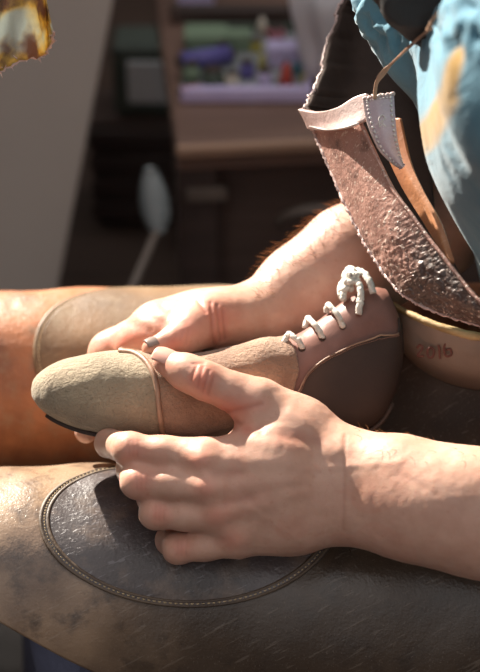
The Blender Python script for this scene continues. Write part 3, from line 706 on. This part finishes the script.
chain(FK, GK, [(402, -8, .90, 19), (432, 1, .895, 24), (468, -6, .89, 30), (520, -30, .89, 38)], .02); chain(FK, GK, [(400, -40, .92, 24), (460, -50, .91, 44)], .02)
for k in range(10):
    a0, a1 = [PI * 2 * (k + j) / 10 for j in (0, 1)]; q0_, q1_ = [toL((.165 - .070 * math.cos(a) , .06 + .078 * math.sin(a), .985 - .035 * math.cos(a))) for a in (a0, a1)]; FK.cone(GK, q0_, .020, q1_, .020, .02)
FK.cone(GK, toL((.10, .06, .955)), .030, L(432, -10, .905), .02, .03)
VK, FKq = FK.nets(GK); VK = relax(VK, FKq, 3); NK = vnormals(VK, FKq); VK = VK + NK * ((1 - np.abs(fbm(VK * np.array([40, 70, 40]), 2, 51))) * .005)[:, None]
mesh('shadow_cloth', W(VK), FKq, plain('shadow_dark_cloth', lin(62, 62, 62), lin(44, 44, 46), .9, 40), person, True)  # added dark cloth in place of the shadow at the collar
mesh('shirt', W(VS), FSq, M['shirt'], person, True, {'stain': np.stack([st, 0 * st, 0 * st], 1)})
# ------------------------------------------------------------------ room
def struct(o): o['kind'] = 'structure'; return o
tF = NT('dark_floor_boards'); br = tF.n('ShaderNodeTexBrick', Scale=2.2); tF.l(tF.tc.outputs['Object'], br.inputs['Vector'])
br.inputs['Color1'].default_value = (*lin(84, 64, 54), 1); br.inputs['Color2'].default_value = (*lin(66, 52, 46), 1); br.inputs['Mortar'].default_value = (*lin(26, 20, 18), 1)
br.inputs['Mortar Size'].default_value = .01; br.inputs['Row Height'].default_value = .3; br.inputs['Brick Width'].default_value = 3.
tF.set('Base Color', tF.mix(tF.noise(9, 6), br.outputs['Color'], lin(74, 58, 48))); tF.set('Roughness', .7); tF.bump(tF.noise(30, 5), .2, .002)
WX, WY = -1.5, 2.6
b = MB(); b.box((.4, .6, -.03), (3.9, 4.2, .06)); struct(b.build('floor', tF.m))
wallm = plain('dim_plaster', lin(84, 70, 62), lin(60, 50, 46), .9, 3, 0, .3, .004)
b = MB(); b.box((.4, WY + .05, 1.9), (3.9, .1, 3.8)); struct(b.build('wall_back', wallm))
# added unseen left wall; its opening keeps the sun on the work, off the background
SUN = -.50 * R_ + .80 * U_ + .31 * F_ ; SUN = SUN / np.linalg.norm(SUN)
tgt = W(L(230, 380, 1.03)[None])[0]; kx = (WX - tgt[0]) / SUN[0]; wc_ = tgt + SUN * kx
y0, y1, z0, z1 = wc_[1] - .52, wc_[1] + .46, wc_[2] - .40, wc_[2] + .75
b = MB(); Ya, Yb, Zt = -1.5, WY, z1 + .5
for (a0, a1, c0, c1) in ((Ya, Yb, 0, z0), (Ya, Yb, z1, Zt), (Ya, y0, z0, z1), (y1, Yb, z0, z1)):
    b.box((WX - .05, (a0 + a1) / 2, (c0 + c1) / 2), (.1, a1 - a0, c1 - c0))
struct(b.build('added_wall_left', wallm))
b = MB()
for (a0, a1, c0, c1) in ((y0, y1, z0, z0 + .05), (y0, y1, z1 - .05, z1), (y0, y0 + .05, z0, z1), (y1 - .05, y1, z0, z1)):
    b.box((WX - .05, (a0 + a1) / 2, (c0 + c1) / 2), (.09, a1 - a0, c1 - c0))
struct(b.build('added_window_1', plain('window_paint', lin(150, 140, 125)), bevel=.004))  # frame of the added opening, out of view

def bo(name, parent, c, s, mat, rot=None, bevel=.004): b = MB(); b.box(c, s, rot); return b.build(name, mat, parent, bevel=bevel)
M.update(
    base=plain('mottled_tray_lining', lin(170, 166, 176), lin(96, 112, 98), .7, 26), teal=plain('teal_paint', lin(90, 140, 150), lin(70, 112, 122)), cream=plain('cream_paint', lin(220, 212, 196), lin(186, 178, 162)),
        chest=wood('dark_chest_wood', lin(98, 80, 72), lin(76, 62, 56)), chest_lid=wood('chest_lid_wood', lin(124, 97, 84), lin(100, 78, 68)),
    chest_edge=wood('pale_chest_edge', lin(176, 144, 120), lin(146, 116, 96)), board=plain('grey_board', lin(180, 168, 158), lin(166, 155, 146), .8, 5, 0, .15),
    iron=plain('aged_iron', lin(120, 108, 98), lin(80, 70, 64), .5), stone=plain('grey_stone', lin(104, 98, 92), lin(76, 72, 68), .9), paddle=plain('dull_pale_metal', lin(160, 168, 168), lin(130, 140, 142), .5, 30), pale=plain('pale_metal', lin(240, 242, 242), lin(216, 222, 224), .45, 30), green=plain('dull_green', lin(98, 108, 98), lin(74, 84, 78)),
    lilac=plain('lilac_paint', lin(208, 198, 232), lin(184, 172, 214), .6), blue=plain('violet_blue', lin(104, 98, 168), lin(84, 78, 138)), sage=plain('sage_green', lin(130, 150, 124), lin(104, 124, 102)),
    yellow=plain('dull_yellow', lin(190, 180, 80), lin(150, 140, 70)), red=plain('brick_red', lin(200, 84, 62), lin(160, 60, 50)), darkw=wood('dark_wood', lin(78, 63, 58), lin(56, 47, 43)),
    white=plain('off_white_cloth', lin(230, 230, 234), lin(200, 200, 206), .9, 12, 0, .5, .004), pink=plain('dusty_pink', lin(190, 120, 130), lin(150, 90, 100)), deep=plain('dark_green', lin(74, 86, 74), lin(60, 72, 62)))
# chest: lid front edge at z .40
def hit(pxx, pyy, z):                    # point of a measured sight line at height z
    d0 = P(pxx, pyy, 1.) - CAM; k = (z - CAM[2]) / d0[2]; return CAM + d0 * k
LZ = .42
A = hit(180, 140, LZ); B = hit(410, 137, LZ); fy = (A[1] + B[1]) / 2; xl = A[0]; xr = .62
chest = empty('wooden_chest', ((xl + xr) / 2, fy + .26, 0), 'dark old wooden chest with a paler lid edge behind the seated maker', 'chest')
cx = (xl + xr) / 2; cw = xr - xl; dep = .46
bo('body', chest, (cx, fy + .02 + dep / 2, .19), (cw - .03, dep - .02, .38), M['chest'])
lid = bo('lid', chest, (cx, fy + dep / 2, LZ - .02), (cw + .01, dep + .02, .04), M['chest_lid'])
bo('lid_edge', lid, (cx, fy - .016, LZ - .009), (cw + .012, .012, .016), M['chest_edge'])
for x in (xl + .02, xr - .02): bo('corner_post', chest, (x, fy + .012, .19), (.05, .03, .38), M['darkw'])
bo('corner_bracket', chest, (xl + .03, fy - .006, .345), (.05, .008, .018), M['iron'], bevel=.002)
hb_ = hit(318, 225, .3); hx = P(318, 222, 1.)
d0 = P(316, 228, 1.) - CAM; hp = CAM + d0 * ((fy - CAM[1]) / d0[1])
b = MB(); b.tube([(hp[0] + .045 * math.cos(a), fy - .002 - .014 * math.sin(a), hp[2] + .026 * math.sin(a)) for a in np.linspace(0, PI, 20)], .007, 8); b.build('handle', M['iron'], chest, True)
ca = math.radians(6); v0 = np.array([xl, fy]) - np.array([chest.location.x, chest.location.y])
v1 = np.array([v0[0] * math.cos(ca) - v0[1] * math.sin(ca), v0[0] * math.sin(ca) + v0[1] * math.cos(ca)])
chest.rotation_euler.z = ca; chest.location.x += v0[0] - v1[0]; chest.location.y += v0[1] - v1[1]
# tray of bits on the lid
TZ = LZ
A = hit(184, 106, TZ); B = hit(325, 98, TZ); ty = (A[1] + B[1]) / 2; tx0, tx1 = A[0], B[0] - .022; td = .20
tray = empty('tray', ((tx0 + tx1) / 2, ty + td / 2, TZ), 'lilac edged shallow tray of small coloured things on the chest lid', 'tray')
bo('base', tray, ((tx0 + tx1) / 2, ty + td / 2, TZ + .005), (tx1 - tx0, td, .008), M['base'])
for k, (c, s) in enumerate((((tx0 + tx1) / 2, ty), 0), ) if False else []: pass
bo('rim', tray, ((tx0 + tx1) / 2, ty, TZ + .011), (tx1 - tx0 + .01, .014, .020), M['lilac'])
bo('rim', tray, ((tx0 + tx1) / 2, ty + td, TZ + .011), (tx1 - tx0 + .01, .008, .020), M['deep'])
bo('rim', tray, (tx0, ty + td / 2, TZ + .011), (.008, td, .020), M['deep']); bo('rim', tray, (tx1, ty + td / 2, TZ + .011), (.008, td, .020), M['lilac'])
def item(name, cat, label, pxx, pyy, w, h, mat, shape='pot', group=None, mat2=None):
    c = hit(pxx, pyy, TZ + .01); c = np.array([c[0], c[1], TZ + .0095])
    group = {'pot': 'small paint pots in the tray', 'bottle': 'cone bottles in the tray', 'box': 'small boxes in the tray', 'spool': 'thread spools in the tray'}[cat]
    e_ = empty(name, c, label, cat, group); b = MB()
    if shape == 'pot':
        z = [0, h * .75, h * .82, h]; r = [w * .5, w * .5, w * .36, w * .36]; b.tube([c + (0, 0, k) for k in z], r, 18); b.build('body', mat, e_, True)
        b = MB(); b.tube([c + (0, 0, h), c + (0, 0, h * 1.12)], w * .40, 18); b.build('lid', mat2 or M['darkw'], e_, True)
    elif shape == 'cone':
        b.tube([c, c + (0, 0, h * .6), c + (0, 0, h * .9)], [w * .5, w * .3, w * .13], 18); b.build('body', mat, e_, True)
        b = MB(); b.tube([c + (0, 0, h * .9), c + (0, 0, h)], [w * .1, w * .05], 12); b.build('nozzle', mat2 or M['darkw'], e_, True)
    elif shape == 'box':
        b.box(c + (0, 0, h * .4), (w, w * .8, h * .8)); b.build('body', mat, e_, bevel=.003)
        b = MB(); b.box(c + (0, 0, h * .89), (w * 1.05, w * .85, h * .18)); b.build('lid', mat2 or mat, e_, bevel=.002)
    elif shape == 'roll':
        b.tube([c + (-w / 2, -w * .18, h / 2), c + (w / 2, w * .18, h / 2)], h / 2, 18); b.build('body', mat, e_, True)
        for s in (-1, 1):
            b = MB(); p = c + (s * w / 2, s * w * .18, h / 2); b.tube([p, p + (s * .006, s * .002, 0)], h * .32, 14); b.build('end_cap', mat2 or M['darkw'], e_, True)
    return e_
item('thread_spool', 'spool', 'violet blue roll lying at the left of the tray', 206, 66, .062, .024, M['blue'], 'roll')
item('paint_pot', 'pot', 'small violet blue pot near the front of the tray', 247, 76, .020, .020, M['blue'])
item('paint_pot', 'pot', 'small pale blue pot beside the red cone', 265, 84, .018, .018, M['lilac'])
item('glue_bottle', 'bottle', 'brick red cone shaped bottle at the tray front right', 286, 88, .022, .040, M['red'], 'cone')
item('cardboard_box', 'box', 'sage green box at the rear left of the tray', 206, 45, .055, .022, M['sage'], 'box')
item('cardboard_box', 'box', 'sage green box at the rear middle of the tray', 238, 48, .034, .024, M['sage'], 'box')
item('glue_bottle', 'bottle', 'slim dull yellow cone bottle between the pots', 262, 70, .014, .026, M['yellow'], 'cone')
item('paint_pot', 'pot', 'dull yellow pot behind at the middle of the tray', 256, 50, .018, .014, M['yellow'])
item('paint_pot', 'pot', 'dusty pink pot at the rear right of the tray', 276, 38, .024, .016, M['pink'])
item('paint_pot', 'pot', 'dark green pot at the tray front left', 213, 84, .030, .020, M['deep'])
item('cardboard_box', 'box', 'lilac box at the right of the tray behind the red bottle', 283, 62, .040, .026, M['lilac'], 'box')
item('paint_pot', 'pot', 'sage green pot at the far left of the tray', 192, 80, .020, .022, M['sage'])
item('glue_bottle', 'bottle', 'small dull yellow cone bottle at the far right of the tray', 304, 84, .012, .018, M['yellow'], 'cone')
item('paint_pot', 'pot', 'cream pot beside the violet blue pot', 232, 86, .018, .018, M['cream'])
item('paint_pot', 'pot', 'teal pot behind the violet blue roll', 222, 56, .018, .018, M['teal'])
item('paint_pot', 'pot', 'cream pot behind the dusty pink pot', 296, 52, .016, .016, M['cream'])
item('glue_bottle', 'bottle', 'cream cone bottle at the rear right corner of the tray', 262, 34, .018, .028, M['cream'], 'cone')
item('thread_spool', 'spool', 'small pink roll lying near the tray front left', 192, 94, .022, .012, M['pink'], 'roll')
item('cardboard_box', 'box', 'small teal box near the right end of the tray', 296, 74, .014, .014, M['teal'], 'box')
def at_y(pxx, pyy, y): d0 = P(pxx, pyy, 1.) - CAM; return CAM + d0 * ((y - CAM[1]) / d0[1])
# batten across the rear of the lid with a lilac box and a plank behind it
q0 = hit(170, 24, LZ); q1 = hit(330, 19, LZ); by = (q0[1] + q1[1]) / 2
bt_ = empty('wooden_batten', ((q0[0] + q1[0]) / 2, by, LZ + .0005), 'long dark wooden batten lying across the rear of the chest lid', 'batten')
bo('bar', bt_, ((q0[0] + q1[0]) / 2, by, LZ + .012), (q1[0] - q0[0], .022, .022), M['darkw'])
for x in (q0[0] + .006, q1[0] - .006): bo('end_block', bt_, (x, by + .0, LZ + .0145), (.012, .026, .027), M['chest'])
lc = hit(196, 5, LZ); e_ = empty('cardboard_box', (lc[0], by + .045, LZ + .0005), 'lilac box behind the left end of the long dark batten', 'box')
bo('body', e_, (lc[0], by + .045, LZ + .015), (.052, .04, .028), M['lilac']); bo('lid', e_, (lc[0], by + .045, LZ + .0325), (.056, .044, .007), M['lilac'])
# pale cloth bundle standing on the chest at right
FC = Field([-.09, -.10, -.05], [.09, .10, .30], .004); GC = FC.blank()
FC.cone(GC, (0, 0, .05), .050, (0, 0, .12), .056, .03); FC.cone(GC, (0, 0, .12), .056, (.005, 0, .19), .030, .03); FC.cone(GC, (.005, 0, .19), .018, (.01, 0, .215), .03, .01)
VC, FCq = FC.nets(GC); VC = relax(VC, FCq, 3); NC = vnormals(VC, FCq); an = np.arctan2(VC[:, 1], VC[:, 0]); VC = VC + NC * (.004 * np.sin(an * 9 + VC[:, 2] * 12))[:, None]
VC[:, 2] = np.maximum(VC[:, 2], 0)
cp = hit(343, 84, LZ); sk = empty('cloth_sack', (cp[0], cp[1], LZ), 'off-white cloth sack standing on the right of the chest lid', 'sack')
mesh('bag', VC * np.array([1.15, 1.05, 1.05]) + np.array([cp[0], cp[1], LZ + .0005]), FCq, M['white'], sk)
b = MB(); b.tube([np.array([cp[0] + .006, cp[1], LZ + .205]) + .024 * np.array([math.cos(a), math.sin(a), 0]) for a in np.linspace(0, 2 * PI, 20)], .004, 8); b.build('drawstring', M['strap'], sk, True)
# grey board leaning on the left
yb = .92; q0 = at_y(57, 292, yb); q1 = at_y(113, 0, yb)
# plane y = yb (slightly leaning): right edge follows the sight line
ba = at_y(113, 0, yb + .10); bbm = at_y(57, 292, yb - .03); dr = (ba - bbm); 
foot = bbm - dr * (bbm[2] / dr[2]); headp = bbm + dr * ((1.75 - bbm[2]) / dr[2])
b = MB(); wv = np.array([-.62, 0, 0.]); nb_ = np.cross(dr, wv); nb_ /= np.linalg.norm(nb_); nb_ *= -.012 if nb_[1] < 0 else .012
v = [foot, headp, headp + wv, foot + wv]; v += [p + nb_ for p in v]
v = np.array(v); v[:, 2] = np.maximum(v[:, 2], .0005)
b.add(v, [(0, 1, 2, 3), (7, 6, 5, 4), (0, 4, 5, 1), (1, 5, 6, 2), (2, 6, 7, 3), (3, 7, 4, 0)])
o = b.build('leaning_board', M['board'], bevel=.002); tag(o, 'tall plain grey board leaning at the left edge of the workshop', 'board')
# framed pale panel (small jar case) behind, hung low on wall side: a lantern-like tin on a crate
cr_y = 1.25
pc = at_y(146, 84, cr_y); pb = at_y(146, 118, cr_y)
crate = empty('wooden_crate', (pc[0], cr_y + .06, 0), 'dark wooden crate between the grey board and the chest', 'crate')
for k in range(4): bo('slat', crate, (pc[0] - .02, cr_y - .005, .03 + k * (pb[2] - .02) / 4), (.15, .012, (pb[2] - .02) / 4 - .012), M['darkw'])
bo('body', crate, (pc[0] - .02, cr_y + .06, (pb[2] - .004) / 2), (.145, .11, pb[2] - .008), M['chest'])
tin = empty('square_tin', (pc[0], cr_y + .06, pb[2] - .002), 'dull green square tin with a pale lid face on the dark crate', 'tin')
hgt = at_y(146, 50, cr_y)[2] - pb[2]; wdt = (at_y(180, 84, cr_y) - at_y(112, 84, cr_y))[0]
bo('body', tin, (pc[0], cr_y + .055, pb[2] + hgt / 2), (wdt, .09, hgt), M['green'], bevel=.008)
bo('front_plate', tin, (pc[0] + .003, cr_y + .008, pb[2] + hgt / 2), (wdt * .62, .008, hgt * .62), M['pale'], bevel=.004)
# trowel-like paddle leaning against the chest's left corner
pd = empty('long_paddle', hit(138, 285, .0) * np.array([1, 1, 0]), 'pale blue-grey paddle with a thin handle leaning against the chest corner', 'paddle')
yy = fy - .05
top_ = at_y(150, 168, yy); bot_ = at_y(158, 232, yy - .02); hend = at_y(128, 300, yy - .07)
T_ = bot_ - top_; b = MB(); n_ = 14; ring = []
pts = [top_ + T_ * s for s in np.linspace(0, 1, n_)]; ws = [.008, .010, .012, .014, .016, .017, .018, .018, .018, .018, .017, .015, .012, .008]
V_ = []
for p, w_ in zip(pts, ws): V_ += [p + (-w_, 0, 0), p + (0, -.006, 0), p + (w_, 0, 0), p + (0, .006, 0)]
b.add(V_, gridfaces(n_, 4, True).tolist() + [(0, 1, 2, 3), (55, 54, 53, 52)]); b.build('blade', M['paddle'], pd, True)
dirh = (hend - bot_); fl = bot_ + dirh * ((.003 - bot_[2]) / dirh[2]) if dirh[2] < -.02 else hend
b = MB(); b.tube([bot_ - T_ * .05, bot_ + (fl - bot_) * .5, fl], .005, 10); b.build('handle', M['iron'], pd, True)
# grey stone on the floor, lower left
for (x, y, r, lab) in ((22, 655, .075, 'grey rounded stone on the floor at the lower left corner'), (-60, 600, .06, 'smaller grey stone at the left edge of the floor')):
    c = hit(x, y, 0.02); th_, ph_ = np.meshgrid(np.linspace(0, PI, 24), np.linspace(0, 2 * PI, 32, endpoint=False), indexing='ij')
    S_ = np.stack([np.sin(th_) * np.cos(ph_), np.sin(th_) * np.sin(ph_), np.cos(th_)], -1); S_ = S_ * (1 + .12 * fbm(S_ * 1.6 + x, 2, 3))[..., None] * r * np.array([1, .8, .55])
    S_ = S_.reshape(-1, 3); S_[:, 2] -= S_[:, 2].min()
    tag(mesh('stone', S_ + np.array([c[0], c[1], .0]), gridfaces(24, 32, True), M['stone'], None, origin=(c[0], c[1], 0)), lab, 'stone', 'stones on the floor')
# stool under the maker
stl = empty('wooden_stool', (.40, .06, 0), 'low round wooden stool under the seated maker', 'stool')
b = MB(); b.tube([(.42, .06, .315), (.42, .06, .350)], .17, 36); b.build('seat', M['chest_edge'], stl, bevel=.006)
for a in range(4):
    an = PI / 4 + a * PI / 2; b = MB(); b.tube([(.42 + .16 * math.cos(an), .06 + .16 * math.sin(an), .0), (.42 + .11 * math.cos(an), .06 + .11 * math.sin(an), .32)], .018, 14); b.build('leg', M['chest_edge'], stl, True)
# ragged amber hide scrap hanging by a cord at the upper left, in the sun
hide = empty('hide_scrap', P(15, 10, 1.0), 'ragged amber hide scrap with a frayed bright edge hanging at the upper left', 'hide')
th = NT('amber_hide'); c = th.mix(th.ramp(th.noise(40, 5), [(.42, 0.), (.56, 1.)]), lin(136, 104, 86), lin(226, 196, 104)); c = th.mix(th.ramp(th.noise(22, 3), [(.50, 0.), (.60, 1.)]), c, lin(206, 212, 204))
th.set('Base Color', c); th.set('Roughness', .4); th.bump(th.noise(120, 5), .5, .002)
tr_ = th.n('ShaderNodeBsdfTranslucent'); th.l(c, tr_.inputs[0]); mx = th.n('ShaderNodeMixShader', Fac=.5); th.l(th.b.outputs[0], mx.inputs[1]); th.l(tr_.outputs[0], mx.inputs[2]); th.l(mx.outputs[0], th.t.nodes['Material Output'].inputs[0])
eL = cr([(-75, -40), (-70, 20), (-40, 66), (0, 70)], 30); eR = cr([(34, -60), (40, -20), (46, 10), (54, 28)], 30)
rows = []
for k in range(40):
    f = k / 39.
    top_p = cr([(-75, -60), (0, -75), (34, -60)], 40)[k]; bot_p = cr([(-70, 80), (-30, 82), (0, 71), (22, 60), (40, 56), (50, 46), (54, 31)], 40)[k]
    bot_p = bot_p + np.array([1.6, 1.6]) * rng.normal(0, .6, 2)
    rows.append([L(top_p[0] * (1 - g) + bot_p[0] * g, top_p[1] * (1 - g) + bot_p[1] * g, 1.0 + .012 * math.sin(f * 7 + g * 3) + .01 * math.sin(g * 5 + f * 11)) for g in np.linspace(0, 1, 40)])
rows = np.array(rows); piece = sheet('skin_piece', W(rows), .0012, th.m, hide, 1)
b = MB(); eg = rows[:, -1]; b.tube(W(eg), .0006 + .0008 * rng.random(40), 7)
for k in range(60):
    p = eg[rng.integers(3, 39)]; b.tube(W(np.array([p, p + rng.normal(0, .0022, 3)])), [.0005, .0002], 4)
b.build('frayed_edge', M['bib_rim'], hide, True)
b = MB(); tp = W(rows[20:21, 0])[0]; b.tube([tp - (0, 0, .004), tp + (0, 0, .9)], .0012, 8); b.build('cord', M['strap'], hide, True)

# ------------------------------------------------------------------ light, camera
sl = bpy.data.lights.new('sun', 'SUN'); sl.energy = 17; sl.angle = math.radians(.7); sl.color = (1., .92, .80)
so = bpy.data.objects.new('sun', sl); COL.objects.link(so); so.rotation_euler = Vector(SUN).to_track_quat('Z', 'Y').to_euler(); so.location = wc_
wd_ = bpy.data.worlds.new('World'); SC.world = wd_; wd_.use_nodes = True
wt = wd_.node_tree; bg = wt.nodes['Background']; bg.inputs[0].default_value = (1., .96, .95, 1)
wtc = wt.nodes.new('ShaderNodeTexCoord'); dp = wt.nodes.new('ShaderNodeVectorMath'); dp.operation = 'DOT_PRODUCT'; dp.inputs[1].default_value = (-.55, .25, .80)
mr = wt.nodes.new('ShaderNodeMapRange'); mr.inputs['From Min'].default_value = -.22; mr.inputs['From Max'].default_value = 1.; mr.inputs['To Min'].default_value = .06; mr.inputs['To Max'].default_value = 1.6
wt.links.new(wtc.outputs['Generated'], dp.inputs[0]); wt.links.new(dp.outputs['Value'], mr.inputs['Value']); wt.links.new(mr.outputs[0], bg.inputs[1])
cam = bpy.data.cameras.new('camera'); co = bpy.data.objects.new('camera', cam); COL.objects.link(co); co.location = CAM
co.rotation_euler = (PI / 2 - PITCH, 0, 0); cam.sensor_fit = 'VERTICAL'; cam.sensor_height = 36; cam.lens = 36 * FP / 672
cam.clip_start = .02; cam.dof.use_dof = True; cam.dof.focus_distance = .99; cam.dof.aperture_fstop = cam.lens / 16.
SC.camera = co
SC.view_settings.view_transform = 'Standard'; SC.view_settings.look = 'None'; SC.view_settings.exposure = 0; SC.view_settings.gamma = 1; SC.view_settings.use_curve_mapping = False
